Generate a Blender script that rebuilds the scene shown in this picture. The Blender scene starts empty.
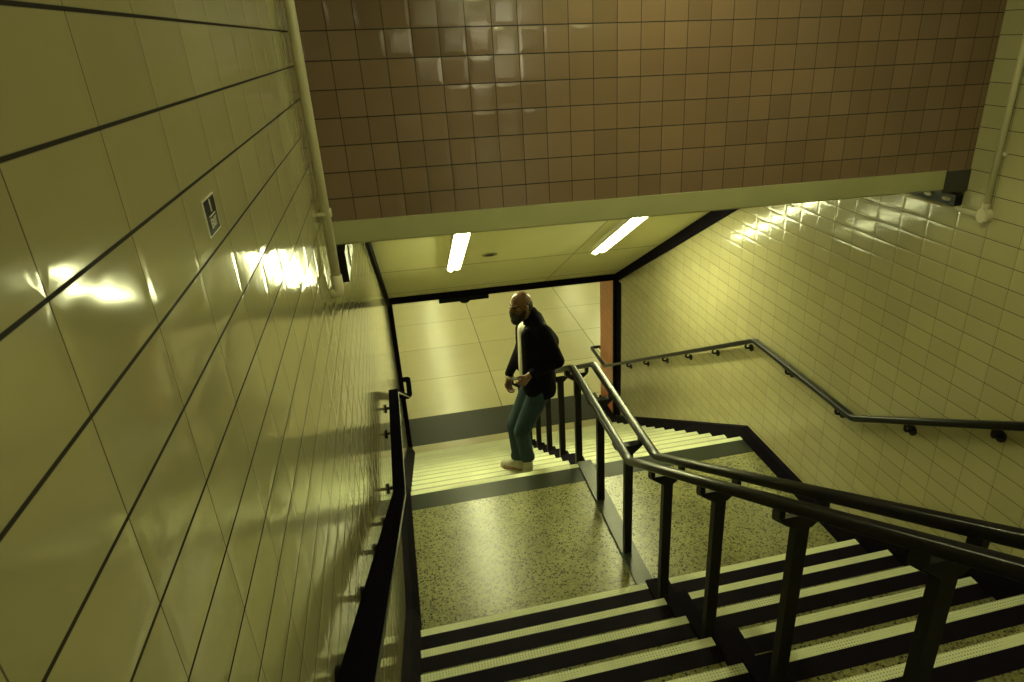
import bpy, bmesh, math, random
from mathutils import Vector, Matrix
random.seed(7)
SC = bpy.context.scene
COL = SC.collection

# ------------------------------------------------------------------ camera
cd = bpy.data.cameras.new('camera')
cam = bpy.data.objects.new('camera', cd)
COL.objects.link(cam)
cam.location = (0.279492, -3.383936, 3.571781)
cam.rotation_euler = (1.131384, 0.0273598, -0.2504108)
cd.sensor_width = 36.0
cd.lens = 689.378 * 36.0 / 1024.0
cd.shift_x = -55.395 / 1024.0
cd.shift_y = 17.646 / 1024.0
cd.clip_start = 0.01
SC.camera = cam

# ------------------------------------------------------------------ world, exposure
w = bpy.data.worlds.new('world')
SC.world = w
w.use_nodes = True
w.node_tree.nodes['Background'].inputs[0].default_value = (0, 0, 0, 1)
w.node_tree.nodes['Background'].inputs[1].default_value = 0.0
SC.view_settings.view_transform = 'Standard'
SC.view_settings.look = 'None'
SC.view_settings.gamma = 1.0
SC.view_settings.use_curve_mapping = False
SC.view_settings.exposure = 0.0

TUBE = (0.97, 1.0, 0.50)          # warm greenish fluorescent
TUBE_STAIR = 48.0                 # tubes in the sloped ceiling
TUBE_TOP = 33.0                   # tubes over the upper landing
TUBE_HALL = 56.0                  # tubes in the lower hall

# ------------------------------------------------------------------ measures (metres; y runs down the stairs, z = 0 is the landing)
WR = 3.2766                       # right wall; the left wall is x = 0
H, G, G2, L = 0.166932, 0.322578, 0.320957, 1.768
XL, XR = 0.0856, 3.2254           # stair between the skirtings
FLOOR = -13 * H                   # lower hall floor
TOP = 12 * H                      # upper hall floor
CEIL_TOP = 4.35
YB = -0.2726                      # front of the brown bulkhead
YE = 5.776                        # black frame at the foot of the stairs
CS = 0.523                        # slope of the ceiling
def ceil_z(y): return 0.40 + CS * (YE - y)
HALL_C = 0.62                     # lower hall ceiling

# ------------------------------------------------------------------ node helpers
def new_mat(name):
    m = bpy.data.materials.new(name)
    m.use_nodes = True
    nt = m.node_tree
    b = nt.nodes['Principled BSDF']
    return m, nt, b
def node(nt, kind, **kw):
    n = nt.nodes.new(kind)
    for k, v in kw.items(): setattr(n, k, v)
    return n
def mth(nt, op, a, b=None, c=None, clamp=False):
    n = nt.nodes.new('ShaderNodeMath'); n.operation = op; n.use_clamp = clamp
    for i, v in enumerate((a, b, c)):
        if v is None: continue
        if isinstance(v, (int, float)): n.inputs[i].default_value = v
        else: nt.links.new(v, n.inputs[i])
    return n.outputs[0]
def maprange(nt, v, a, b, c, d, smooth=True):
    n = nt.nodes.new('ShaderNodeMapRange')
    n.interpolation_type = 'SMOOTHSTEP' if smooth else 'LINEAR'
    n.clamp = True if hasattr(n, 'clamp') else True
    nt.links.new(v, n.inputs['Value'])
    for k, x in (('From Min', a), ('From Max', b), ('To Min', c), ('To Max', d)): n.inputs[k].default_value = x
    return n.outputs['Result']
def mix(nt, f, a, b, blend='MIX'):
    n = nt.nodes.new('ShaderNodeMix'); n.data_type = 'RGBA'; n.blend_type = blend
    for s, v in ((0, f), (6, a), (7, b)):
        if isinstance(v, (int, float)): n.inputs[s].default_value = v
        elif isinstance(v, tuple): n.inputs[s].default_value = (*v, 1) if len(v) == 3 else v
        else: nt.links.new(v, n.inputs[s])
    return n.outputs[2]
def objco(nt):
    t = nt.nodes.new('ShaderNodeTexCoord'); s = nt.nodes.new('ShaderNodeSeparateXYZ')
    nt.links.new(t.outputs['Object'], s.inputs[0])
    return t.outputs['Object'], s.outputs
def noise(nt, co, scale, detail=3, rough=0.5):
    n = nt.nodes.new('ShaderNodeTexNoise'); n.inputs['Scale'].default_value = scale
    n.inputs['Detail'].default_value = detail; n.inputs['Roughness'].default_value = rough
    nt.links.new(co, n.inputs['Vector'])
    return n.outputs[0]

def tile_mat(name, ua, va, tw, th, ou, ov, base, var, grout, ghu, ghv, rough, pillow=0.0006, tilt=0.0010, grout_u=None, wav=0.00035, edge=0.020, spec=0.5):
    """Stack-bonded glazed tiles; ua/va pick the object axes, ghu/ghv are half widths of the upright and level joints."""
    m, nt, b = new_mat(name)
    co, xyz = objco(nt)
    u = mth(nt, 'DIVIDE', mth(nt, 'SUBTRACT', xyz[ua], ou), tw)
    v = mth(nt, 'DIVIDE', mth(nt, 'SUBTRACT', xyz[va], ov), th)
    fu, fv = mth(nt, 'FRACT', u), mth(nt, 'FRACT', v)
    iu, iv = mth(nt, 'FLOOR', u), mth(nt, 'FLOOR', v)
    c = nt.nodes.new('ShaderNodeCombineXYZ'); nt.links.new(iu, c.inputs[0]); nt.links.new(iv, c.inputs[1])
    wn = node(nt, 'ShaderNodeTexWhiteNoise', noise_dimensions='2D'); nt.links.new(c.outputs[0], wn.inputs['Vector'])
    sp = nt.nodes.new('ShaderNodeSeparateXYZ'); nt.links.new(wn.outputs['Color'], sp.inputs[0])
    cu, cv = mth(nt, 'SUBTRACT', fu, 0.5), mth(nt, 'SUBTRACT', fv, 0.5)
    du = mth(nt, 'MULTIPLY', mth(nt, 'SUBTRACT', 0.5, mth(nt, 'ABSOLUTE', cu)), tw)
    dv = mth(nt, 'MULTIPLY', mth(nt, 'SUBTRACT', 0.5, mth(nt, 'ABSOLUTE', cv)), th)
    mu = maprange(nt, du, ghu * 0.7, ghu * 1.3, 1.0, 0.0)
    mv = maprange(nt, dv, ghv * 0.7, ghv * 1.3, 1.0, 0.0)
    gm = mth(nt, 'MAXIMUM', mu, mv)
    big = noise(nt, co, 2.3, 4)
    vv = mth(nt, 'ADD', mth(nt, 'MULTIPLY', mth(nt, 'SUBTRACT', sp.outputs[0], 0.5), var), mth(nt, 'MULTIPLY', mth(nt, 'SUBTRACT', big, 0.5), var * 1.2))
    hsv = nt.nodes.new('ShaderNodeHueSaturation'); hsv.inputs['Color'].default_value = (*base, 1)
    nt.links.new(mth(nt, 'ADD', 1.0, vv), hsv.inputs['Value'])
    gcol = mix(nt, mu, grout, grout_u or grout)
    gcol = mix(nt, mv, gcol, grout)
    nt.links.new(mix(nt, gm, hsv.outputs[0], gcol), b.inputs['Base Color'])
    b.inputs['Specular IOR Level'].default_value = spec
    sm = noise(nt, co, 9.0, 3)
    r = mth(nt, 'ADD', rough, mth(nt, 'MULTIPLY', mth(nt, 'SUBTRACT', sm, 0.45), 0.10))
    nt.links.new(mth(nt, 'MAXIMUM', mth(nt, 'MAXIMUM', r, 0.04), mth(nt, 'MULTIPLY', gm, 0.8)), b.inputs['Roughness'])
    pe = mth(nt, 'MINIMUM', maprange(nt, du, 0.0, edge, 0.0, 1.0), maprange(nt, dv, 0.0, edge, 0.0, 1.0))
    t1 = mth(nt, 'MULTIPLY', mth(nt, 'MULTIPLY', mth(nt, 'SUBTRACT', sp.outputs[1], 0.5), cu), tilt * tw / 0.108)
    t2 = mth(nt, 'MULTIPLY', mth(nt, 'MULTIPLY', mth(nt, 'SUBTRACT', sp.outputs[2], 0.5), cv), tilt * th / 0.108)
    hh = mth(nt, 'ADD', mth(nt, 'MULTIPLY', pe, pillow), mth(nt, 'ADD', t1, t2))
    hh = mth(nt, 'ADD', hh, mth(nt, 'MULTIPLY', noise(nt, co, 14.0, 1), wav))
    bp = nt.nodes.new('ShaderNodeBump'); bp.inputs['Strength'].default_value = 1.0; bp.inputs['Distance'].default_value = 1.0
    nt.links.new(hh, bp.inputs['Height']); nt.links.new(bp.outputs[0], b.inputs['Normal'])
    return m

def terrazzo_mat(name, base, dark, rough, amount=0.42):
    m, nt, b = new_mat(name)
    co, xyz = objco(nt)
    v = nt.nodes.new('ShaderNodeTexVoronoi'); v.inputs['Scale'].default_value = 58.0; nt.links.new(co, v.inputs['Vector'])
    s = nt.nodes.new('ShaderNodeSeparateXYZ'); nt.links.new(v.outputs['Color'], s.inputs[0])
    chip = maprange(nt, s.outputs[0], 0.0, amount, 1.0, 0.0)
    round_ = maprange(nt, v.outputs['Distance'], 0.35, 0.6, 1.0, 0.0)
    chip = mth(nt, 'MULTIPLY', chip, round_)
    v2 = nt.nodes.new('ShaderNodeTexVoronoi'); v2.inputs['Scale'].default_value = 130.0; nt.links.new(co, v2.inputs['Vector'])
    s2 = nt.nodes.new('ShaderNodeSeparateXYZ'); nt.links.new(v2.outputs['Color'], s2.inputs[0])
    pale = mix(nt, mth(nt, 'MULTIPLY', s2.outputs[1], 0.7), base, tuple(min(1, c * 1.7) for c in base))
    pale = mix(nt, maprange(nt, s2.outputs[0], 0.0, 0.3, 0.6, 0.0), pale, dark)
    pale = mix(nt, mth(nt, 'MULTIPLY', maprange(nt, noise(nt, co, 3.0, 4), 0.4, 0.7, 0.0, 1.0), 0.25), pale, dark)
    nt.links.new(mix(nt, chip, pale, dark), b.inputs['Base Color'])
    b.inputs['Specular IOR Level'].default_value = 0.40
    nt.links.new(mth(nt, 'ADD', rough, mth(nt, 'MULTIPLY', noise(nt, co, 30.0, 3), 0.12)), b.inputs['Roughness'])
    return m

def plain_mat(name, col, rough, metal=0.0, var=0.15, scale=12.0, bump=0.0, coat=0.0, rvar=0.2):
    m, nt, b = new_mat(name)
    co, xyz = objco(nt)
    n = noise(nt, co, scale, 4)
    lo = tuple(c * (1 - var) for c in col); hi = tuple(min(1, c * (1 + var)) for c in col)
    nt.links.new(mix(nt, n, lo, hi), b.inputs['Base Color'])
    nt.links.new(mth(nt, 'ADD', rough, mth(nt, 'MULTIPLY', mth(nt, 'SUBTRACT', n, 0.5), rvar), clamp=True), b.inputs['Roughness'])
    b.inputs['Metallic'].default_value = metal
    if coat:
        b.inputs['Coat Weight'].default_value = coat; b.inputs['Coat Roughness'].default_value = 0.1
    if bump:
        bp = nt.nodes.new('ShaderNodeBump'); bp.inputs['Distance'].default_value = bump; bp.inputs['Strength'].default_value = 1.0
        nt.links.new(noise(nt, co, scale * 6, 3), bp.inputs['Height']); nt.links.new(bp.outputs[0], b.inputs['Normal'])
    return m

def emit_mat(name, col, strength):
    m, nt, b = new_mat(name)
    b.inputs['Base Color'].default_value = (0.9, 0.9, 0.85, 1)
    b.inputs['Emission Color'].default_value = (*col, 1)
    b.inputs['Emission Strength'].default_value = strength
    return m

M = {}
CREAM = (0.43, 0.39, 0.215)
GRT = (0.020, 0.014, 0.010)
M['tile_left'] = tile_mat('cream_tile_left', 1, 2, 0.216, 0.108, 0.033, 0.043, CREAM, 0.10, GRT, 0.0011, 0.0024, 0.09, 0.0004, 0.0007, spec=0.26, grout_u=(0.12, 0.09, 0.05))
M['tile_right'] = tile_mat('cream_tile_right', 1, 2, 0.216, 0.108, -0.035, 0.056, CREAM, 0.10, (0.055, 0.040, 0.022), 0.0013, 0.0018, 0.15, 0.0008, 0.0014, spec=0.38, grout_u=(0.10, 0.07, 0.04))
M['tile_brown'] = tile_mat('brown_tile', 0, 2, 0.108, 0.108, 0.0, 0.048, (0.205, 0.133, 0.085), 0.20, (0.012, 0.008, 0.006), 0.0015, 0.0022, 0.11, 0.0004, 0.0050)
M['tile_orange'] = tile_mat('orange_tile', 1, 2, 0.216, 0.108, -0.035, 0.056, (0.60, 0.17, 0.05), 0.12, (0.10, 0.03, 0.01), 0.0010, 0.0012, 0.3)
M['hall_floor'] = tile_mat('pale_hall_floor', 0, 1, 2.22, 1.42, 1.61, 6.98, (0.55, 0.51, 0.29), 0.12, (0.20, 0.17, 0.09), 0.008, 0.007, 0.30, 0.0, 0.0, wav=0.0002)
M['terrazzo'] = terrazzo_mat('speckled_terrazzo', (0.255, 0.250, 0.108), (0.010, 0.008, 0.005), 0.23, 0.80)
M['grip'] = plain_mat('dark_grip_strip', (0.009, 0.006, 0.013), 0.62, 0, 0.3, 60, 0.0004)
M['grip_landing'] = plain_mat('grey_grip_strip', (0.030, 0.036, 0.024), 0.40, 0, 0.3, 60, 0.0004)
M['black'] = plain_mat('black_skirting', (0.007, 0.005, 0.010), 0.65, 0, 0.3, 8)
M['black'].node_tree.nodes['Principled BSDF'].inputs['Specular IOR Level'].default_value = 0.03
M['grip'].node_tree.nodes['Principled BSDF'].inputs['Specular IOR Level'].default_value = 0.10
M['grip_glare'] = plain_mat('glare_grip_strip', (0.52, 0.50, 0.34), 0.40, 0, 0.3, 40)  # paler copy of the grip: glare on the lower flight put into the colour
M['rail'] = plain_mat('dark_bronze_rail', (0.010, 0.009, 0.010), 0.30, 0.0, 0.25, 14, rvar=0.04)
M['post'] = plain_mat('dark_bronze_post', (0.014, 0.012, 0.012), 0.42, 0.0, 0.35, 18)
M['rail_matt'] = plain_mat('matt_black_rail', (0.006, 0.005, 0.008), 0.22, 0.0, 0.25, 14, rvar=0.04)
M['rail_matt'].node_tree.nodes['Principled BSDF'].inputs['Specular IOR Level'].default_value = 0.10
M['rail_glint'] = plain_mat('painted_rail_glint', (0.16, 0.16, 0.13), 0.28, 0.5, 0.2, 14, rvar=0.04)  # light tone paints the edge highlight of the left rail
M['curb'] = plain_mat('worn_steel_curb', (0.050, 0.058, 0.044), 0.34, 0.0, 0.5, 20)
for q, v in (('rail', 0.30), ('post', 0.18), ('grip_landing', 0.18), ('curb', 0.30)): M[q].node_tree.nodes['Principled BSDF'].inputs['Specular IOR Level'].default_value = v
M['fascia'] = plain_mat('olive_metal_fascia', (0.42, 0.41, 0.22), 0.42, 0.15, 0.12, 5)
M['dark_plate'] = plain_mat('dark_plate', (0.055, 0.050, 0.042), 0.5, 0.1)
M['ceiling_top'] = plain_mat('upper_ceiling', (0.45, 0.42, 0.32), 0.8)
M['pipe'] = plain_mat('cream_pipe', (0.60, 0.55, 0.36), 0.38, 0, 0.08)
M['housing'] = plain_mat('white_housing', (0.72, 0.68, 0.55), 0.45)
M['hall_wall'] = plain_mat('hall_wall', (0.55, 0.50, 0.34), 0.6)
M['sign_black'] = plain_mat('sign_black', (0.010, 0.010, 0.011), 0.35)
M['sign_white'] = plain_mat('sign_white', (0.75, 0.73, 0.62), 0.5)
M['sign_black'].node_tree.nodes['Principled BSDF'].inputs['Specular IOR Level'].default_value = 0.12
for q, v in (('black', 1.10), ('rail_matt', 1.14), ('grip', 1.15), ('rail', 1.36), ('post', 1.25)): M[q].node_tree.nodes['Principled BSDF'].inputs['IOR'].default_value = v
for q in ('black', 'rail_matt', 'grip', 'rail', 'post'): M[q].node_tree.nodes['Principled BSDF'].inputs['Specular IOR Level'].default_value = 0.5
M['rail_matt'].node_tree.nodes['Principled BSDF'].inputs['Specular IOR Level'].default_value = 0.0
M['tube'] = emit_mat('lit_tube', TUBE, TUBE_STAIR)
M['tube_top'] = emit_mat('lit_tube_top', TUBE, TUBE_TOP)
M['tube_hall'] = emit_mat('lit_tube_hall', TUBE, TUBE_HALL)
M['band'] = plain_mat('dark_floor_band', (0.032, 0.034, 0.024), 0.50, 0, 0.25, 40)
M['band'].node_tree.nodes['Principled BSDF'].inputs['Specular IOR Level'].default_value = 0.25

def nosing_mat():
    m, nt, b = new_mat('pale_nosing')
    co, xyz = objco(nt)
    # small drilled dots in diagonal rows, clearer where the strip is worn
    gx = mth(nt, 'MULTIPLY', xyz[0], 62.0); gy = mth(nt, 'MULTIPLY', xyz[1], 62.0)
    a = mth(nt, 'SINE', mth(nt, 'MULTIPLY', mth(nt, 'ADD', gx, gy), 3.14159)); c = mth(nt, 'SINE', mth(nt, 'MULTIPLY', mth(nt, 'SUBTRACT', gx, gy), 3.14159))
    d = maprange(nt, mth(nt, 'MULTIPLY', a, c), 0.35, 0.75, 0.0, 1.0)
    wear = maprange(nt, noise(nt, co, 2.2, 3), 0.42, 0.62, 0.15, 1.0)
    dirt = mth(nt, 'MULTIPLY', noise(nt, co, 40.0, 4), 0.35)
    col = mix(nt, dirt, (0.93, 0.97, 0.68), (0.66, 0.68, 0.43))
    nt.links.new(mix(nt, mth(nt, 'MULTIPLY', d, mth(nt, 'MULTIPLY', wear, 0.75)), col, (0.09, 0.08, 0.05)), b.inputs['Base Color'])
    b.inputs['Roughness'].default_value = 0.55
    bp = nt.nodes.new('ShaderNodeBump'); bp.inputs['Distance'].default_value = 0.0012
    nt.links.new(mth(nt, 'SUBTRACT', 1.0, d), bp.inputs['Height']); nt.links.new(bp.outputs[0], b.inputs['Normal'])
    return m
M['nosing'] = nosing_mat()

def ceiling_mat():
    m, nt, b = new_mat('sloped_ceiling_panels')
    co, xyz = objco(nt)
    def seam(v, pos, hw):
        return maprange(nt, mth(nt, 'ABSOLUTE', mth(nt, 'SUBTRACT', v, pos)), hw * 0.6, hw * 1.4, 1.0, 0.0)
    s = seam(xyz[1], 2.72, 0.010)
    for p in (1.35, 4.09, 5.46): s = mth(nt, 'MAXIMUM', s, seam(xyz[1], p, 0.010))
    s = mth(nt, 'MAXIMUM', s, mth(nt, 'MULTIPLY', seam(xyz[0], 2.20, 0.008), 0.6))
    n = noise(nt, co, 3.0, 4)
    base = mix(nt, n, (0.80, 0.79, 0.48), (0.88, 0.86, 0.55))
    nt.links.new(mix(nt, mth(nt, 'MULTIPLY', s, 0.75), base, (0.07, 0.06, 0.035)), b.inputs['Base Color'])
    b.inputs['Roughness'].default_value = 0.6
    return m
M['ceiling'] = ceiling_mat()

# ------------------------------------------------------------------ mesh helpers
def link(name, bm, mat=None, parent=None, smooth=False, bev=0.0):
    if bev:
        bmesh.ops.bevel(bm, geom=[e for e in bm.edges if len(e.link_faces) == 2 and e.calc_face_angle(0) > 0.5], offset=bev, segments=2, affect='EDGES', profile=0.6)
    me = bpy.data.meshes.new(name)
    bmesh.ops.recalc_face_normals(bm, faces=bm.faces)
    bm.to_mesh(me); bm.free()
    if smooth:
        for p in me.polygons: p.use_smooth = True
    o = bpy.data.objects.new(name, me)
    COL.objects.link(o)
    if mat: me.materials.append(mat)
    if parent:
        o.parent = parent
        if parent.type == 'EMPTY':
            o.matrix_parent_inverse = Matrix.Translation(parent.location).inverted() if not any(parent.rotation_euler) else parent.matrix_basis.inverted()
    return o
def add_box(bm, x0, x1, y0, y1, z0, z1):
    vs = [bm.verts.new((x, y, z)) for z in (z0, z1) for y in (y0, y1) for x in (x0, x1)]
    for f in ((0, 2, 3, 1), (4, 5, 7, 6), (0, 1, 5, 4), (2, 6, 7, 3), (0, 4, 6, 2), (1, 3, 7, 5)):
        bm.faces.new([vs[i] for i in f])
    return vs
def box(*a):
    bm = bmesh.new(); add_box(bm, *a); return bm
def prism_x(poly, x0, x1, bm=None):
    """A (y, z) outline pushed from x0 to x1."""
    bm = bm or bmesh.new()
    A = [bm.verts.new((x0, y, z)) for y, z in poly]; B = [bm.verts.new((x1, y, z)) for y, z in poly]
    n = len(poly)
    bm.faces.new(A); bm.faces.new(B[::-1])
    for i in range(n): bm.faces.new((A[i], B[i], B[(i + 1) % n], A[(i + 1) % n]))
    return bm
def round_rect(wd, ht, r, k=3):
    pts = []
    for cx, cy, a0 in ((wd / 2 - r, ht / 2 - r, 0), (-wd / 2 + r, ht / 2 - r, 90), (-wd / 2 + r, -ht / 2 + r, 180), (wd / 2 - r, -ht / 2 + r, 270)):
        for i in range(k + 1):
            a = math.radians(a0 + 90 * i / k); pts.append((cx + r * math.cos(a), cy + r * math.sin(a)))
    return pts
def ring(r, k=16): return [(r * math.cos(2 * math.pi * i / k), r * math.sin(2 * math.pi * i / k)) for i in range(k)]
def fillet(path, r=0.05, k=5):
    path = [Vector(p) for p in path]; out = [path[0]]
    for i in range(1, len(path) - 1):
        a, b, c = path[i - 1], path[i], path[i + 1]
        u, v = (a - b), (c - b); rr = min(r, u.length * 0.45, v.length * 0.45)
        p, q = b + u.normalized() * rr, b + v.normalized() * rr
        for j in range(k + 1):
            t = j / k; out.append(p * (1 - t) ** 2 + b * 2 * t * (1 - t) + q * t * t)
    out.append(path[-1]); return out
def sweep(path, sec, side=Vector((1, 0, 0)), bm=None):
    """Sweep a section (side, up) along a path of points; the side direction is carried along."""
    bm = bm or bmesh.new(); rings = []; n = len(path); s = Vector(side)
    for i, p in enumerate(path):
        t = ((path[min(i + 1, n - 1)] - p).normalized() + (p - path[max(i - 1, 0)]).normalized()).normalized() if 0 < i < n - 1 else (path[min(i + 1, n - 1)] - path[max(i - 1, 0)]).normalized()
        s = (s - t * s.dot(t)).normalized(); u = s.cross(t).normalized()
        rings.append([bm.verts.new(p + s * a + u * b) for a, b in sec])
    k = len(sec)
    for a, b in zip(rings, rings[1:]):
        for j in range(k): bm.faces.new((a[j], a[(j + 1) % k], b[(j + 1) % k], b[j]))
    bm.faces.new(rings[0][::-1]); bm.faces.new(rings[-1])
    return bm
def tube(p0, p1, r, bm=None, k=16):
    p0, p1 = Vector(p0), Vector(p1); t = (p1 - p0).normalized()
    return sweep([p0, p1], ring(r, k), Vector((0, 0, 1)) if abs(t.z) < 0.9 else Vector((1, 0, 0)), bm)
def add_ball(bm, c, r, seg=16, rings=10, rot=None):
    r = (r, r, r) if isinstance(r, (int, float)) else r
    mt = Matrix.Translation(c) @ (rot.to_4x4() if rot else Matrix.Identity(4)) @ Matrix.Diagonal((*r, 1))
    return bmesh.ops.create_uvsphere(bm, u_segments=seg, v_segments=rings, radius=1.0, matrix=mt)['verts']
def add_capsule(bm, p0, r0, p1, r1):
    """Tapered limb piece: hull of two balls."""
    b2 = bmesh.new(); add_ball(b2, p0, r0, 14, 10); add_ball(b2, p1, r1, 14, 10)
    res = bmesh.ops.convex_hull(b2, input=b2.verts)
    bmesh.ops.delete(b2, geom=[g for g in res['geom_interior'] + res['geom_unused'] if isinstance(g, bmesh.types.BMVert)], context='VERTS')
    me = bpy.data.meshes.new('tmp'); b2.to_mesh(me); b2.free(); bm.from_mesh(me); bpy.data.meshes.remove(me)
def thing(name, label, cat, loc, group=None):
    o = bpy.data.objects.new(name, None); COL.objects.link(o); o.location = loc; o.empty_display_size = 0.1
    return tag(o, label, cat, group)
def tag(o, label, cat, group=None):
    o['label'] = label; o['category'] = cat
    if group: o['group'] = group
    return o
def struct(name, bm, mat, smooth=False, label=None, cat=None, bev=0.0):
    o = link(name, bm, M[mat], None, smooth, bev); o['kind'] = 'structure'
    if label: o['label'] = label
    if cat: o['category'] = cat
    return o

# ------------------------------------------------------------------ the setting
Y0 = -16.5
struct('wall_left', box(-0.2, 0, Y0, YE + 0.09, FLOOR - 0.1, CEIL_TOP), 'tile_left', label='long left stairwell wall of glossy cream tiles with dark joints', cat='wall')
struct('wall_right', box(WR, WR + 0.25, Y0, YE + 0.04, FLOOR - 0.1, CEIL_TOP), 'tile_right', label='right stairwell wall of glossy cream tiles behind the wall handrail', cat='wall')
struct('wall_corner', box(WR, WR + 0.25, YE + 0.04, 6.64, FLOOR - 0.1, HALL_C), 'tile_orange', label='narrow orange end of the right wall at the foot of the stairs', cat='wall')
struct('wall_bulkhead', box(0, WR, YB, YB + 0.30, 2.863, CEIL_TOP), 'tile_brown', label='brown square-tiled wall hanging over the stairs', cat='wall')
# fascia: a shallow metal channel under the brown tiles
f = prism_x([(YB - 0.012, 2.868), (YB - 0.012, 2.772), (YB - 0.004, 2.765), (YB + 0.26, 2.765), (YB + 0.26, 2.862), (YB, 2.862), (YB, 2.868)], 0.0, 3.115)
fa = struct('trim_1', f, 'fascia', label='olive metal fascia strip along the bottom of the brown tiled wall', cat='trim')
f = prism_x([(YB - 0.006, 2.863), (YB - 0.006, 2.750), (YB + 0.20, 2.750), (YB + 0.20, 2.862)], 3.116, WR)
struct('trim_2', f, 'dark_plate', label='dark end plate closing the fascia against the right wall', cat='trim')
# sloped ceiling
yc0 = YB + 0.30
struct('ceiling', prism_x([(yc0, ceil_z(yc0)), (YE + 0.09, ceil_z(YE + 0.09)), (YE + 0.09, ceil_z(YE) + 0.25), (yc0, ceil_z(yc0) + 0.2)], 0, WR), 'ceiling', label='sloped cream panel ceiling over the lower flight', cat='ceiling')
struct('ceiling_upper', box(-0.2, WR + 0.25, Y0, YB + 0.3, CEIL_TOP, CEIL_TOP + 0.15), 'ceiling_top', label='plain flat ceiling over the upper flight', cat='ceiling')
# black trims where the ceiling meets the walls, and the frame at the foot
def slope_band(x0, x1):
    ys = (1.2, YE + 0.0)
    return prism_x([(ys[0], ceil_z(ys[0])), (ys[1], ceil_z(ys[1])), (ys[1], ceil_z(ys[1]) - 0.125), (ys[0], ceil_z(ys[0]) - 0.14)], x0, x1)
struct('trim_3', slope_band(WR - 0.030, WR), 'black', label='black sloped trim between ceiling and right wall', cat='trim')
struct('trim_4', slope_band(0.0, 0.030), 'black', label='black sloped trim between ceiling and left wall', cat='trim')
bm = bmesh.new()
add_box(bm, 0.0, WR, YE - 0.03, YE + 0.04, ceil_z(YE) - 0.085, ceil_z(YE) + 0.0)
struct('trim_5', bm, 'black', label='black bar across the foot of the sloped ceiling', cat='trim')
struct('trim_6', box(0.0, 0.062, YE - 0.03, YE + 0.04, -1.98, ceil_z(YE) - 0.085), 'black', label='black upright trim at the end of the left wall', cat='trim')
bm = box(WR - 0.050, WR, YE - 0.03, YE + 0.04, -1.98, ceil_z(YE) - 0.085); add_box(bm, WR - 0.014, WR, YE - 0.20, YE - 0.03, -1.95, ceil_z(YE) - 0.085)
struct('trim_7', bm, 'black', label='black upright trim beside the orange wall end', cat='trim')
# skirtings
def skirt_top(y):
    if y < 0.25: return 0.135 + (0.25 - y) * H / G
    if y < 1.74: return 0.135
    return 0.135 - (y - 1.74) * H / G2
ys = [-3.9, 0.25, 1.74, YE - 0.03]
for side, xs in (('left', (0.0, 0.045, XL)), ('right', (WR, WR - 0.047, XR))):
    bm = bmesh.new()
    prof = []
    for y in ys:
        t = skirt_top(y); bt = t - 0.55
        prof.append([bm.verts.new((xs[0], y, t)), bm.verts.new((xs[1], y, t - 0.008)), bm.verts.new((xs[2], y, t - 0.03 if side == 'right' else t - 0.10)), bm.verts.new((xs[2], y, bt)), bm.verts.new((xs[0], y, bt))])
    for a, b in zip(prof, prof[1:]):
        for j in range(5): bm.faces.new((a[j], a[(j + 1) % 5], b[(j + 1) % 5], b[j]))
    bm.faces.new(prof[0]); bm.faces.new(prof[-1][::-1])
    struct('baseboard_' + side, bm, 'black', label='black skirting that follows the stairs along the %s wall' % side, cat='baseboard')
struct('baseboard_corner', box(WR - 0.03, WR, YE + 0.041, 6.64, FLOOR + 0.0, FLOOR + 0.13), 'black', label='short black skirting below the orange wall end', cat='baseboard')
# floors
struct('floor', box(0.0, WR, 0.0, L - 0.001, -0.30, 0.0), 'terrazzo', label='speckled terrazzo landing between the two flights', cat='floor')
struct('floor_upper', box(0.0, WR, Y0, -11 * G, TOP - 0.35, TOP), 'terrazzo', label='terrazzo floor of the upper hall at the stair head', cat='floor')
struct('floor_lower', box(-4.5, 11.0, L + 12 * G2 + 0.001, 24.0, FLOOR - 0.25, FLOOR), 'hall_floor', label='pale large-panel floor of the lower hall', cat='floor')
struct('floor_band', box(-4.5, WR, 6.10, 6.98, FLOOR, FLOOR + 0.002), 'band', label='dark grey band across the floor at the foot of the stairs', cat='floor')
struct('ceiling_lower', box(-4.5, 11.0, YE + 0.10, 24.0, HALL_C, HALL_C + 0.2), 'hall_wall', label='flat ceiling of the lower hall', cat='ceiling')
struct('wall_far', box(-4.5, 11.0, 24.0, 24.2, FLOOR, HALL_C), 'hall_wall', label='far end wall of the lower hall', cat='wall')
struct('wall_hall_left', box(-4.7, -4.5, YE, 24.2, FLOOR, HALL_C), 'hall_wall', label='left end wall of the lower hall', cat='wall')
struct('wall_hall_right', box(11.0, 11.2, YE, 24.2, FLOOR, HALL_C), 'hall_wall', label='right end wall of the lower hall', cat='wall')
struct('wall_hall_near', box(-4.7, -0.2, YE - 0.1, YE + 0.09, FLOOR, HALL_C + 0.2), 'hall_wall', label='lower hall wall left of the stair opening', cat='wall')
struct('wall_hall_return', box(WR + 0.25, 11.2, 6.44, 6.64, FLOOR, HALL_C), 'hall_wall', label='lower hall wall behind the orange wall end', cat='wall')
M['glint_glow'] = emit_mat('added_glint_glow', (1.0, 0.97, 0.62), 14.0)  # glow for two unseen panels added to put glints on the brown tiles
struct('glow_panel_2', box(2.78, 3.05, Y0 + 0.001, Y0 + 0.04, TOP + 0.9, TOP + 2.1), 'glint_glow', label='tall unseen glowing panel added for glints on the brown tiles', cat='glow panel')
struct('glow_panel_1', box(1.50, 1.66, Y0 + 0.001, Y0 + 0.04, TOP + 1.5, TOP + 1.9), 'glint_glow', label='small unseen glowing panel added for a glint on the brown tiles', cat='glow panel')
struct('wall_rear', box(-0.2, WR + 0.25, Y0 - 0.2, Y0, TOP, CEIL_TOP), 'hall_wall', label='end wall of the upper hall behind the stairs', cat='wall')

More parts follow.
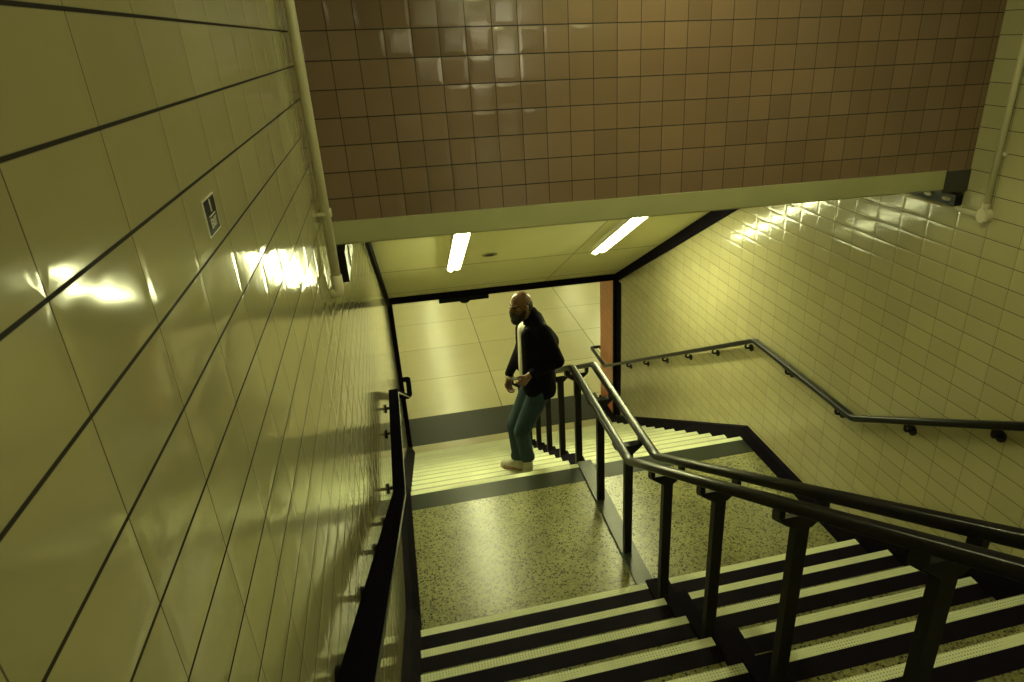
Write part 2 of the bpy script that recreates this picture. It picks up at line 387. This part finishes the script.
# ------------------------------------------------------------------ stairs
up = thing('staircase', 'near flight of terrazzo steps with pale and black edge strips', 'stairs', (1.65, -1.8, 0.9))
def step(parent, y_front, y_back, z, run, grip='grip'):
    s = link('step', box(0.001, WR - 0.001, y_back, y_front, z - 0.30, z), M['terrazzo'], parent)
    bm = bmesh.new()
    add_box(bm, XL, XR, y_front - 0.052, y_front + 0.004, z - 0.030, z + 0.0025)
    link('nosing', bm, M['nosing'], s, bev=0.0015)
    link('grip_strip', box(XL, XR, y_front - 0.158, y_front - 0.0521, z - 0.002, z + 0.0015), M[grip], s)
    return s
for k in range(1, 13):
    step(up, -(k - 1) * G, -k * G if k < 12 else -k * G + 0.32, k * H, G) if k < 12 else None
dn = thing('staircase', 'far flight of pale-edged steps going down from the landing', 'stairs', (1.65, 3.8, -1.2))
link('nosing', box(XL, XR, L - 0.053, L + 0.004, -0.030, 0.0025), M['nosing'], dn, bev=0.0015)
link('grip_strip', box(XL, XR, 1.498, L - 0.0531, -0.002, 0.0015), M['grip_landing'], dn)
for k in range(1, 13):
    step(dn, L + k * G2, L + (k - 1) * G2, -k * H, G2, 'grip_glare')

# ------------------------------------------------------------------ centre railing
XC, RLX, RRX = 1.640, 1.540, 1.728
RAILZ = 1.070
SL = H / G
def rail_z(y, k=0.22, top=None, f=1.0):
    t = RAILZ if top is None else top
    if y < k: return t + (k - y) * SL * f
    if y < 1.68: return t
    return t - (y - 1.68) * H / G2
KC, CZ = 0.20, 1.046              # where the centre rails level out, and their height over the landing
RS = round_rect(0.059, 0.044, 0.014)
cr = thing('center_railing', 'dark bronze railing with two parallel handrails on posts down the middle of the stairs', 'railing', (XC, 0.9, 0))
for x in (RLX, RRX):
    zend = rail_z(5.05, KC, CZ)
    path = fillet([(x, -3.75, rail_z(-3.75, KC, CZ, 1.02)), (x, KC, CZ), (x, 1.67, CZ), (x, 5.05, zend), (x, 5.40, zend), (x, 5.40, zend - 0.3)], 0.045)
    link('rail', sweep(path, RS), M['rail'], cr, smooth=True)
def ground(y):
    if y < 0: return (math.floor(-y / G) + 1) * H
    if y <= L: return 0.0
    return -(math.floor((y - L) / G2) + 1) * H
post_y = [-3.50, -2.84, -2.186, -1.516, -0.854, -0.205, 0.502, 1.19, 1.895, 2.565, 3.225, 3.87, 4.51, 5.10]
for y in post_y:
    zt = rail_z(y, KC, CZ, 1.02) - 0.082
    bm = bmesh.new(); add_box(bm, XC - 0.029, XC + 0.029, y - 0.022, y + 0.022, ground(y) + 0.010, zt)
    p = link('post', bm, M['post'], cr, bev=0.004)
    # bracket: saddle plate with a cheek rising to each rail and a triangular web
    s = -SL * 1.02 if y < 0.2 else (0.0 if y < 1.7 else -H / G2)
    bm = bmesh.new()
    def P(x, dy, dz): return (x, y + dy, zt + dz + s * dy)
    for x0, x1, a, b, c, d in ((RLX - 0.006, RRX + 0.006, -0.030, 0.030, 0.0, 0.012), (RLX - 0.012, RLX + 0.012, -0.026, 0.026, 0.012, 0.066), (RRX - 0.012, RRX + 0.012, -0.026, 0.026, 0.012, 0.066)):
        vs = [bm.verts.new(P(x, dy, dz)) for dz in (c, d) for dy in (a, b) for x in (x0, x1)]
        for fc in ((0, 2, 3, 1), (4, 5, 7, 6), (0, 1, 5, 4), (2, 6, 7, 3), (0, 4, 6, 2), (1, 3, 7, 5)): bm.faces.new([vs[i] for i in fc])
    for dy in (-0.030, 0.022):
        A = [bm.verts.new(P(x, dy, dz)) for x, dz in ((RLX - 0.006, 0.0), (RRX + 0.006, 0.0), (XC + 0.032, -0.055), (XC - 0.032, -0.055))]
        B = [bm.verts.new(P(x, dy + 0.008, dz)) for x, dz in ((RLX - 0.006, 0.0), (RRX + 0.006, 0.0), (XC + 0.032, -0.055), (XC - 0.032, -0.055))]
        bm.faces.new(A); bm.faces.new(B[::-1])
        for i in range(4): bm.faces.new((A[i], B[i], B[(i + 1) % 4], A[(i + 1) % 4]))
    link('bracket', bm, M['post'], p)
# base curb: flat steel strip on the landing, stepped black blocks on the flights
CX0, CX1 = 1.585, 1.735
link('base_plate', box(CX0 + 0.01, CX1 - 0.015, 0.06, L + 0.006, -0.001, 0.022), M['curb'], cr, bev=0.005)
for k in range(1, 12):
    z = k * H; yf = -(k - 1) * G
    bm = box(1.603, 1.757, yf - 0.200, yf + 0.012, z - 0.035, z + 0.020)
    link('base_block', bm, M['black'], cr, bev=0.004)
for k in range(1, 12):
    z = -k * H; yf = L + k * G2
    bm = box(CX0, CX1, yf - 0.16, yf + 0.014, z - 0.035, z + 0.022)
    link('base_block', bm, M['black'], cr, bev=0.004)

# ------------------------------------------------------------------ wall handrails
def wall_rail(x, wall, label, z_off=0.0):
    sgn = 1 if wall > x else -1
    zend = rail_z(6.20 if sgn > 0 else 6.08) + z_off
    t = thing('handrail', label, 'handrail', (x, 0.9, 1.0))
    path = fillet([(x, -3.75, rail_z(-3.75) + z_off), (x, 0.22, RAILZ + z_off), (x, 1.65, RAILZ + z_off), (x, 6.20, zend), (x, 6.96, zend), (x + 0.15, 6.96, zend), (x + 0.15, 6.64, zend)] if sgn > 0 else
                  [(x, -3.75, rail_z(-3.75) + z_off), (x, 0.22, RAILZ + z_off), (x, 1.60, RAILZ + z_off), (x, 5.95, zend), (x + 0.045, 6.10, zend - 0.03), (x + 0.045, 6.62, zend - 0.03), (x - 0.06, 6.62, zend - 0.03)], 0.035)
    link('rail', sweep(path, round_rect(0.052, 0.044, 0.012) if sgn > 0 else round_rect(0.072, 0.055, 0.006)), M['rail'] if sgn > 0 else M['rail_matt'], t, smooth=sgn > 0)
    if sgn < 0:   # added pale strip standing in for the highlight along the rail's edge
        link('glint_strip', sweep([p + Vector((0.0375, 0, -0.004)) for p in path[:-16]], round_rect(0.005, 0.014, 0.002)), M['rail_glint'], t, smooth=True)
    for y in (-3.40, -2.76, -2.12, -1.50, -0.87, -0.264, 0.42, 1.113, 1.80, 2.447, 3.094, 3.759, 4.411, 5.095):
        z = rail_z(y) + z_off
        if sgn < 0 and y == 1.80: y = 1.50; z = RAILZ + z_off
        bm = sweep(fillet([Vector((x, y, z - 0.018)), Vector((x, y, z - 0.075)), Vector((wall - sgn * 0.004, y, z - 0.080))], 0.025), ring(0.011, 10), Vector((0, 1, 0)))
        b2 = tube((wall - sgn * 0.012, y, z - 0.080), (wall, y, z - 0.080), 0.034)
        me = bpy.data.meshes.new('tmp'); b2.to_mesh(me); b2.free(); bm.from_mesh(me); bpy.data.meshes.remove(me)
        add_box(bm, x - 0.016, x + 0.016, y - 0.03, y + 0.03, z - 0.027, z - 0.018)
        link('bracket', bm, M['post'], t, smooth=False)
    return t
wall_rail(3.212, WR, 'dark metal handrail on brackets along the right cream wall')
wall_rail(0.076, 0.0, 'dark metal handrail close against the left cream wall')

# ------------------------------------------------------------------ ceiling lamps
def lamp(name, label, cx, y0, y1, zf, mat, group, wd=0.15, hang=0.0):
    t = thing(name, label, 'ceiling lamp', (cx, (y0 + y1) / 2, zf((y0 + y1) / 2)), group)
    n = (Vector((0, y1, zf(y1))) - Vector((0, y0, zf(y0)))).normalized()
    upv = Vector((1, 0, 0)).cross(n).normalized()
    if upv.z < 0: upv = -upv
    def pt(x, y, d): return Vector((x, y, zf(y))) - upv * d
    # housing: shallow tray with turned-down rims
    sec = [(-wd / 2, 0), (wd / 2, 0), (wd / 2, -0.058), (wd / 2 - 0.006, -0.058), (wd / 2 - 0.02, -0.012), (-wd / 2 + 0.02, -0.012), (-wd / 2 + 0.006, -0.058), (-wd / 2, -0.058)]
    bm = bmesh.new(); rings = []
    for y in (y0, y1): rings.append([bm.verts.new(Vector((cx + a, y, zf(y))) + upv * (b - 0.001)) for a, b in sec])
    for j in range(len(sec)): bm.faces.new((rings[0][j], rings[0][(j + 1) % 8], rings[1][(j + 1) % 8], rings[1][j]))
    bm.faces.new(rings[0]); bm.faces.new(rings[1][::-1])
    link('housing', bm, M['housing'], t)
    for dx in (-wd * 0.22, wd * 0.25):
        link('tube', tube(pt(cx + dx, y0 + 0.03, 0.045), pt(cx + dx, y1 - 0.03, 0.045), 0.031 if dx < 0 else 0.018), M[mat], t, smooth=True)
    for y in (y0 + 0.012, y1 - 0.012):
        bm = bmesh.new(); c = pt(cx, y, 0.034); add_box(bm, c.x - wd / 2 + 0.012, c.x + wd / 2 - 0.012, c.y - 0.012, c.y + 0.012, c.z - 0.018, c.z + 0.020)
        link('lamp_holder', bm, M['housing'], t)
    return t
lamp('ceiling_lamp', 'fluorescent lamp at left of the sloped ceiling, above the man', 0.81, 2.28, 4.06, ceil_z, 'tube', 'lamps in the sloped ceiling')
lamp('ceiling_lamp', 'fluorescent lamp at right of the sloped ceiling, nearer the black trim', 2.43, 2.14, 3.92, ceil_z, 'tube', 'lamps in the sloped ceiling', 0.17)
lamp('ceiling_lamp', 'fluorescent lamp on the ceiling above the near flight', 1.50, -2.25, -0.60, lambda y: CEIL_TOP, 'tube_top', 'lamps over the upper hall')
for cx in (1.45, 2.85):
    for y0 in (-7.4, -10.8, -14.2):
        lamp('ceiling_lamp', 'fluorescent lamp on the upper hall ceiling', cx, y0, y0 + 1.65, lambda y: CEIL_TOP, 'tube_top', 'lamps over the upper hall')
for cx in (1.0, 5.8):
    for y0 in (7.4, 10.8, 14.2, 17.6):
        lamp('ceiling_lamp', 'fluorescent lamp on the lower hall ceiling', cx, y0, y0 + 1.65, lambda y: HALL_C, 'tube_hall', 'lamps over the lower hall')

# small round speaker in the sloped ceiling
sp = Vector((1.18, 3.70, ceil_z(3.70)))
nrm = Vector((0, CS, 1)).normalized(); tl = Vector((0, 1, -CS)).normalized()
bm = bmesh.new()
prev = None
for r, d in ((0.085, 0.001), (0.082, 0.010), (0.066, 0.010), (0.062, 0.003)):
    cur = [bm.verts.new(sp - nrm * d + Vector((1, 0, 0)) * r * math.cos(a) + tl * r * math.sin(a)) for a in [2 * math.pi * i / 32 for i in range(32)]]
    if prev:
        for i in range(32): bm.faces.new((prev[i], prev[(i + 1) % 32], cur[(i + 1) % 32], cur[i]))
    prev = cur
spk = thing('ceiling_speaker', 'small round speaker grille in the sloped ceiling between the two lamps', 'speaker', sp)
link('rim', bm, M['fascia'], spk, smooth=True)
bm = bmesh.new()
for r in (0.012, 0.026, 0.040, 0.054):
    sweep([sp - nrm * 0.005 + Vector((1, 0, 0)) * r * math.cos(a) + tl * r * math.sin(a) for a in [2 * math.pi * i / 24 for i in range(25)]], ring(0.004, 6), nrm, bm)
link('grille', bm, M['dark_plate'], spk, smooth=True)

# ------------------------------------------------------------------ overhead sign seen edge-on below the black bar
hs = thing('hanging_sign', 'dark sign box hung under the black bar, beyond the man\'s head', 'sign', (1.04, YE + 0.2, 0.3))
link('sign_box', box(0.70, 1.40, YE + 0.12, YE + 0.20, 0.200, 0.52), M['sign_black'], hs, bev=0.004)
bm = bmesh.new(); add_ball(bm, (1.06, YE + 0.16, 0.198), (0.075, 0.05, 0.045), 16, 10); link('lamp_bulge', bm, M['sign_black'], hs, smooth=True)
bm = bmesh.new(); tube((0.85, YE + 0.16, 0.50), (0.85, YE + 0.16, HALL_C), 0.012, bm); tube((1.25, YE + 0.16, 0.50), (1.25, YE + 0.16, HALL_C), 0.012, bm); link('hanger', bm, M['black'], hs)

# ------------------------------------------------------------------ small wall sign: 1 over EXIT
def text_mesh(name, body, size, mat, parent, loc, sx=1.0):
    cu = bpy.data.curves.new(name, 'FONT'); cu.body = body; cu.size = size; cu.align_x = 'CENTER'; cu.align_y = 'CENTER'; cu.extrude = 0.0006; cu.offset = 0.0006
    tmp = bpy.data.objects.new(name, cu); COL.objects.link(tmp)
    dg = bpy.context.evaluated_depsgraph_get(); me = bpy.data.meshes.new_from_object(tmp.evaluated_get(dg))
    bpy.data.objects.remove(tmp)
    me.transform(Matrix.Translation(loc) @ Matrix.Rotation(math.pi / 2, 4, 'Z') @ Matrix.Rotation(math.pi / 2, 4, 'X') @ Matrix.Diagonal((sx, 1, 1, 1)))
    o = bpy.data.objects.new(name, me); COL.objects.link(o); me.materials.clear(); me.materials.append(mat)
    o.parent = parent; o.matrix_parent_inverse = Matrix.Translation(parent.location).inverted()
    return o
es = thing('exit_sign', 'tiny black wall sign reading 1 over EXIT on the left cream tiles', 'sign', (0.0, -2.211, 3.334))
link('sign_frame', box(0.0, 0.002, -2.2545, -2.1775, 3.306, 3.362), M['sign_white'], es, bev=0.0006)
link('sign_face', box(0.0, 0.0026, -2.2505, -2.1815, 3.3085, 3.3595), M['sign_black'], es)
text_mesh('numeral', '1', 0.026, M['sign_white'], es, (0.0028, -2.216, 3.3475), 1.5)
link('divider', box(0.0026, 0.0032, -2.236, -2.196, 3.3335, 3.3355), M['sign_white'], es)
text_mesh('lettering', 'EXIT', 0.019, M['sign_white'], es, (0.0028, -2.216, 3.3225), 0.95)

# ------------------------------------------------------------------ pipes and boxes
pl = thing('conduit_pipe', 'tall cream conduit pipe on the left wall beside the brown tiles', 'pipe', (0.03, -0.73, 2.7))
link('pipe_run', tube((0.030, -0.69, CEIL_TOP), (0.030, -0.77, 2.73), 0.0175), M['pipe'], pl, smooth=True)
link('coupling', tube((0.030, -0.748, 3.025), (0.030, -0.750, 2.995), 0.022), M['pipe'], pl, smooth=True)
link('clamp', box(0.0, 0.030, -0.775, -0.722, 3.005, 3.016), M['pipe'], pl)
bm = bmesh.new(); sweep(fillet([Vector((0.030, -0.768, 2.78)), Vector((0.030, -0.772, 2.715)), Vector((0.0, -0.772, 2.708))], 0.02), ring(0.0215), Vector((0, 1, 0)), bm); link('elbow', bm, M['pipe'], pl, smooth=True)
pr = thing('conduit_pipe', 'cream conduit on the right wall turning at a round elbow box under the fascia', 'pipe', (WR - 0.03, -0.44, 2.66))
link('pipe_run', tube((WR - 0.020, -0.458, CEIL_TOP), (WR - 0.020, -0.447, 2.67), 0.0165), M['pipe'], pr, smooth=True)
link('pipe_run', tube((WR - 0.020, -0.42, 2.652), (WR - 0.020, 0.55, 2.652), 0.0125), M['pipe'], pr, smooth=True)
bm = tube((WR - 0.036, -0.447, 2.655), (WR, -0.447, 2.655), 0.039, None, 24); tube((WR - 0.041, -0.447, 2.655), (WR - 0.036, -0.447, 2.655), 0.033, bm, 24); tube((WR - 0.020, -0.447, 2.69), (WR - 0.020, -0.448, 2.72), 0.020, bm)
link('elbow_box', bm, M['pipe'], pr)
link('clamp', box(WR - 0.012, WR, -0.485, -0.415, 2.963, 2.978), M['pipe'], pr, bev=0.002)
bm = bmesh.new(); add_ball(bm, (WR - 0.014, -0.478, 2.970), 0.010, 10, 8); link('screw', bm, M['housing'], pr, smooth=True)
cb = thing('cable_box', 'black cable box with pale clips tucked under the fascia on the right wall', 'box', (WR - 0.03, -0.05, 2.69))
link('body', box(WR - 0.05, WR, -0.262, 0.16, 2.668, 2.727), M['sign_black'], cb, bev=0.003)
for y in (-0.20, -0.06):
    bm = bmesh.new(); add_ball(bm, (WR - 0.052, y, 2.70), (0.008, 0.035, 0.014), 12, 8); link('clip', bm, M['housing'], cb, smooth=True)
cb = thing('cable_box', 'narrow black cable box under the fascia behind the left pipe', 'box', (0.02, 0.1, 2.6))
link('body', box(0.0, 0.035, -0.25, 0.30, 2.585, 2.726), M['sign_black'], cb, bev=0.003)
link('clip', box(0.035, 0.041, -0.05, -0.03, 2.60, 2.70), M['housing'], cb)

# ------------------------------------------------------------------ the man
def V(*a): return Vector(a)
def fuse(name, pieces, mat, parent=None, voxel=0.008, smooth=4, cutters=()):
    """One continuous surface grown from overlapping limb pieces."""
    bm = bmesh.new()
    for p in pieces:
        if p[0] == 'c': add_capsule(bm, p[1], p[2], p[3], p[4])
        else: add_ball(bm, p[1], p[2], 20, 14, p[3] if len(p) > 3 else None)
    me = bpy.data.meshes.new(name); bm.to_mesh(me); bm.free()
    t = bpy.data.objects.new(name, me); COL.objects.link(t)
    md = t.modifiers.new('fuse', 'REMESH'); md.mode = 'VOXEL'; md.voxel_size = voxel; md.use_smooth_shade = True
    sm = t.modifiers.new('soft', 'SMOOTH'); sm.factor = 0.5; sm.iterations = smooth
    extra = []
    for c in cutters:
        cme = bpy.data.meshes.new('tmp'); c.to_mesh(cme); c.free(); co = bpy.data.objects.new('tmp', cme); COL.objects.link(co); extra.append(co)
        b = t.modifiers.new('open', 'BOOLEAN'); b.operation = 'DIFFERENCE'; b.object = co; b.solver = 'EXACT'
    bpy.context.view_layer.update()
    out = bpy.data.meshes.new_from_object(t.evaluated_get(bpy.context.evaluated_depsgraph_get()))
    bpy.data.objects.remove(t)
    for e in extra: bpy.data.objects.remove(e)
    out.materials.clear(); out.materials.append(mat)
    for p in out.polygons: p.use_smooth = True
    o = bpy.data.objects.new(name, out); COL.objects.link(o)
    if parent: o.parent = parent
    return o
M['skin'] = plain_mat('brown_skin', (0.22, 0.115, 0.070), 0.36, 0, 0.15, 30)
M['hair'] = plain_mat('dark_hair', (0.010, 0.008, 0.008), 0.7, 0, 0.3, 80)
M['jacket'] = plain_mat('black_jacket', (0.008, 0.006, 0.012), 0.8, 0, 0.3, 25)
M['jacket'].node_tree.nodes['Principled BSDF'].inputs['Specular IOR Level'].default_value = 0.08
M['jeans'] = plain_mat('blue_green_jeans', (0.026, 0.058, 0.085), 0.85, 0, 0.35, 18)
M['shirt'] = plain_mat('white_shirt', (0.72, 0.70, 0.60), 0.8)
M['shoe'] = plain_mat('pale_shoe', (0.50, 0.48, 0.38), 0.6)
M['sole'] = plain_mat('pale_sole', (0.62, 0.60, 0.48), 0.6)
M['eye'] = plain_mat('dark_eye', (0.02, 0.015, 0.012), 0.2)

shL, shR = V(1.345, 1.868, 1.315), V(1.305, 2.212, 1.315)
elL, wrL = V(1.475, 1.900, 1.005), V(1.200, 1.830, 0.940)
elR, wrR = V(1.205, 2.235, 1.010), V(1.075, 2.165, 0.785)
pel = V(1.325, 2.060, 0.725); hipL, hipR = V(1.320, 1.975, 0.705), V(1.295, 2.145, 0.710)
knL, knR = V(1.125, 1.960, 0.315), V(1.088, 2.095, 0.325)
anL, anR = V(1.170, 2.020, -0.075), V(1.105, 2.075, -0.075)
chest = V(1.325, 2.040, 1.150); nk = V(1.300, 2.040, 1.370)
TREAD = -H
# head frame
hc = V(1.196, 2.015, 1.523); fd = V(-0.90, -0.42, -0.06).normalized(); lv = V(0, 0, 1).cross(fd).normalized(); uv = fd.cross(lv)
HR = Matrix((fd, lv, uv)).transposed()
def h(a, b, c): return hc + fd * a + lv * b + uv * c
def hand(wr, dirn, side, down, s=1.0):
    """Palm, four bent fingers of unequal length and a thumb from the side of the palm."""
    d = dirn.normalized(); sd = (side - d * side.dot(d)).normalized(); nn = d.cross(sd)
    if nn.dot(down) < 0: nn = -nn
    out = [('c', wr, 0.027, wr + d * 0.03, 0.026)]
    for k in (-0.028, -0.010, 0.010, 0.028): out.append(('c', wr + d * 0.02 + sd * k * 0.6, 0.016, wr + d * 0.090 + sd * k, 0.0125))
    for k, ln in ((-0.030, 0.060), (-0.010, 0.074), (0.010, 0.080), (0.029, 0.072)):
        a = wr + d * 0.090 + sd * k; b = a + (d * 0.85 + nn * 0.5).normalized() * ln * 0.5
        c = b + (d * 0.35 + nn * 0.95).normalized() * ln * 0.32; e = c + (d * -0.2 + nn).normalized() * ln * 0.24
        out += [('c', a, 0.0100, b, 0.0092), ('c', b, 0.0092, c, 0.0085), ('c', c, 0.0085, e, 0.0075)]
    a = wr + d * 0.030 + sd * 0.030; b = a + (d * 0.7 + sd * 0.7 + nn * 0.2).normalized() * 0.040; c = b + (d * 0.9 + sd * 0.15 + nn * 0.5).normalized() * 0.030
    out += [('c', wr + d * 0.015 + sd * 0.012, 0.016, a, 0.014), ('c', a, 0.0125, b, 0.0105), ('c', b, 0.0105, c, 0.0090)]
    return out
parts = [
    ('e', h(-0.008, 0, 0.012), (0.098, 0.076, 0.104), HR), ('e', h(0.030, 0, -0.062), (0.062, 0.056, 0.062), HR),
    ('e', h(0.078, 0, 0.018), (0.018, 0.052, 0.014), HR), ('c', h(0.088, 0, 0.004), 0.010, h(0.110, 0, -0.034), 0.0155),
    ('e', h(0.100, 0.010, -0.038), 0.011), ('e', h(0.100, -0.010, -0.038), 0.011),
    ('e', h(0.060, 0.042, -0.025), (0.028, 0.024, 0.024), HR), ('e', h(0.060, -0.042, -0.025), (0.028, 0.024, 0.024), HR),
    ('e', h(-0.004, 0.079, -0.014), (0.020, 0.012, 0.032), HR), ('e', h(-0.004, -0.079, -0.014), (0.020, 0.012, 0.032), HR),
    ('e', h(0.088, 0, -0.070), (0.012, 0.026, 0.010), HR), ('c', h(-0.025, 0, -0.06), 0.060, nk, 0.062),
    ('c', nk, 0.06, shL, 0.045), ('c', nk, 0.06, shR, 0.045), ('c', nk, 0.065, chest, 0.10), ('c', chest + V(.014, -.065, 0), 0.095, pel + V(0, -.05, 0), 0.095), ('c', chest + V(-.014, .065, 0), 0.095, pel + V(0, .05, 0), 0.095),
    ('c', shL, 0.050, elL, 0.038), ('c', elL, 0.038, wrL, 0.027), ('c', shR, 0.050, elR, 0.038), ('c', elR, 0.038, wrR, 0.027),
    ('c', hipL, 0.080, knL, 0.052), ('c', knL, 0.052, anL, 0.040), ('c', hipR, 0.080, knR, 0.052), ('c', knR, 0.052, anR, 0.040),
    ('c', anL, 0.036, V(1.175, 2.01, -0.13), 0.030), ('c', V(1.175, 2.01, -0.13), 0.030, V(1.11, 2.14, -0.14), 0.022), ('c', anR, 0.036, V(1.105, 2.06, -0.13), 0.030), ('c', V(1.105, 2.06, -0.13), 0.030, V(0.97, 2.125, -0.14), 0.022)]
parts += hand(wrL, V(-0.66, 0.10, -0.74), V(-0.74, -0.10, 0.66), V(0.1, 0.95, -0.1))
parts += hand(wrR, V(-0.10, -0.10, -1.0), V(-0.75, -0.6, 0.1), V(0.5, 0.3, -0.1))
man = fuse('person', parts, M['skin'], None, 0.0055, 3)
tag(man, 'bearded bald man in black jacket and jeans leaning back on the center railing, head turned', 'person')

JK = [('c', nk + V(0, 0, -0.045), 0.075, shL, 0.068), ('c', nk + V(0, 0, -0.045), 0.075, shR, 0.068),
      ('c', chest + V(.008, -.078, .06), 0.120, pel + V(.012, -.055, .20), 0.125), ('c', chest + V(-.008, .078, .06), 0.118, pel + V(-.002, .055, .20), 0.120),
      ('c', pel + V(.012, -.055, .20), 0.125, pel + V(.012, -.060, -.020), 0.134), ('c', pel + V(-.002, .055, .20), 0.120, pel + V(-.010, .055, -.015), 0.126),
      ('c', V(1.268, 1.975, 1.24), 0.095, V(1.262, 1.965, 0.75), 0.098), ('c', V(1.235, 2.205, 1.22), 0.070, V(1.225, 2.190, 0.86), 0.072),
      ('c', shL, 0.070, elL, 0.060), ('c', elL, 0.060, wrL + V(.035, .012, .012), 0.043), ('c', shR, 0.068, elR, 0.056), ('c', elR, 0.056, wrR + V(.006, .010, .030), 0.041),
      ('c', shL + V(.03, .02, -.02), 0.06, chest + V(.09, -.03, 0), 0.10), ('c', nk + V(-.022, -.006, .050), 0.070, nk + V(.004, 0, -.05), 0.094), ('c', nk + V(.01, 0, -.005), 0.080, shL + V(-.01, .04, .005), 0.068), ('c', nk + V(.01, 0, -.005), 0.080, shR + V(0, -.04, .005), 0.066)]
fuse('jacket', JK, M['jacket'], man, 0.009, 4, (box(0.7, 1.9, 1.5, 2.7, 0.2, 0.655),))
fuse('shirt', [('c', V(1.246, 2.100, 1.25), 0.080, V(1.236, 2.090, 0.84), 0.082), ('c', chest + V(-0.01, 0, .10), 0.105, nk + V(-.030, -.010, -.040), 0.060)], M['shirt'], man, 0.010, 3)
fuse('jeans', [('c', pel + V(0, -.045, .09), 0.112, hipL, 0.108), ('c', pel + V(0, .045, .09), 0.112, hipR, 0.104), ('c', hipL, 0.106, knL, 0.076), ('c', knL, 0.076, anL + V(0, 0, .085), 0.068), ('c', hipR, 0.102, knR, 0.076), ('c', knR, 0.076, anR + V(0, 0, .085), 0.068),
               ('c', anL + V(0.005, 0.005, .09), 0.068, anL + V(0.005, 0.005, .075), 0.072), ('c', anR + V(-0.005, 0, .09), 0.066, anR + V(-0.01, 0, .075), 0.070)], M['jeans'], man, 0.008, 4, (box(0.8, 1.5, 1.7, 2.4, -0.3, -0.020),))
for heel, toe in ((V(1.195, 1.965, TREAD), V(1.085, 2.195, TREAD)), (V(1.140, 2.045, TREAD), V(0.935, 2.195, TREAD))):
    d = (toe - heel).normalized(); ln = (toe - heel).length
    q = lambda a, z: heel + d * a + V(0, 0, z)
    sh = fuse('shoe', [('c', q(0.04, 0.055), 0.040, q(0.05, 0.125), 0.046), ('c', q(0.04, 0.050), 0.040, q(ln - 0.10, 0.050), 0.043), ('c', q(ln - 0.10, 0.048), 0.043, q(ln - 0.045, 0.040), 0.036), ('c', q(0.06, 0.10), 0.040, q(ln - 0.11, 0.062), 0.034)], M['shoe'], man, 0.006, 3, (box(0.5, 1.6, 1.5, 2.5, TREAD - 0.2, TREAD + 0.016),))
    s_ = bmesh.new(); n2 = V(-d.y, d.x, 0); ol = []
    for i in range(24):
        a = 2 * math.pi * i / 24; r = 0.046 - 0.006 * math.cos(a)
        pt = q(ln / 2 + (ln / 2) * math.cos(a) * (1 - 0.02), 0.0025) + n2 * (0.046 * math.sin(a) * (1.0 if math.cos(a) > -0.2 else 0.88)); ol.append(pt)
    lo = [s_.verts.new(p) for p in ol]; hi = [s_.verts.new(p + V(0, 0, 0.022)) for p in ol]
    s_.faces.new(lo[::-1]); s_.faces.new(hi)
    for i in range(24): s_.faces.new((lo[i], lo[(i + 1) % 24], hi[(i + 1) % 24], hi[i]))
    so = link('sole', s_, M['sole'], sh)
fuse('beard', [('e', h(0.036, 0, -0.092), (0.068, 0.064, 0.050), HR), ('e', h(0.066, 0, -0.122), (0.044, 0.046, 0.044), HR), ('e', h(0.097, 0, -0.056), (0.013, 0.036, 0.010), HR),
               ('c', h(0.000, 0.073, -0.02), 0.011, h(0.030, 0.056, -0.08), 0.024), ('c', h(0.000, -0.073, -0.02), 0.011, h(0.030, -0.056, -0.08), 0.024), ('c', h(0.092, 0.030, -0.062), 0.012, h(0.075, 0.034, -0.10), 0.022), ('c', h(0.092, -0.030, -0.062), 0.012, h(0.075, -0.034, -0.10), 0.022)], M['hair'], man, 0.005, 2)
fuse('hair', [('e', h(-0.036, 0, -0.012), (0.074, 0.078, 0.072), HR), ('c', h(-0.02, 0.074, 0.02), 0.008, h(0.004, 0.073, -0.02), 0.008), ('c', h(-0.02, -0.074, 0.02), 0.008, h(0.004, -0.073, -0.02), 0.008)], M['hair'], man, 0.005, 2)
for sgn in (-1, 1):
    bm = bmesh.new(); add_ball(bm, h(0.080, sgn * 0.031, -0.004), (0.011, 0.016, 0.009), 12, 8, HR); link('eye', bm, M['eye'], man, smooth=True)
    bm = bmesh.new(); add_capsule(bm, h(0.090, sgn * 0.014, 0.022), 0.006, h(0.078, sgn * 0.048, 0.022), 0.005); link('eyebrow', bm, M['hair'], man, smooth=True)
wd = (wrR - elR).normalized()
bm = sweep([wrR - wd * 0.004, wrR + wd * 0.018], ring(0.034, 18), V(1, 0, 0)); link('watch', bm, M['sole'], man, smooth=True)
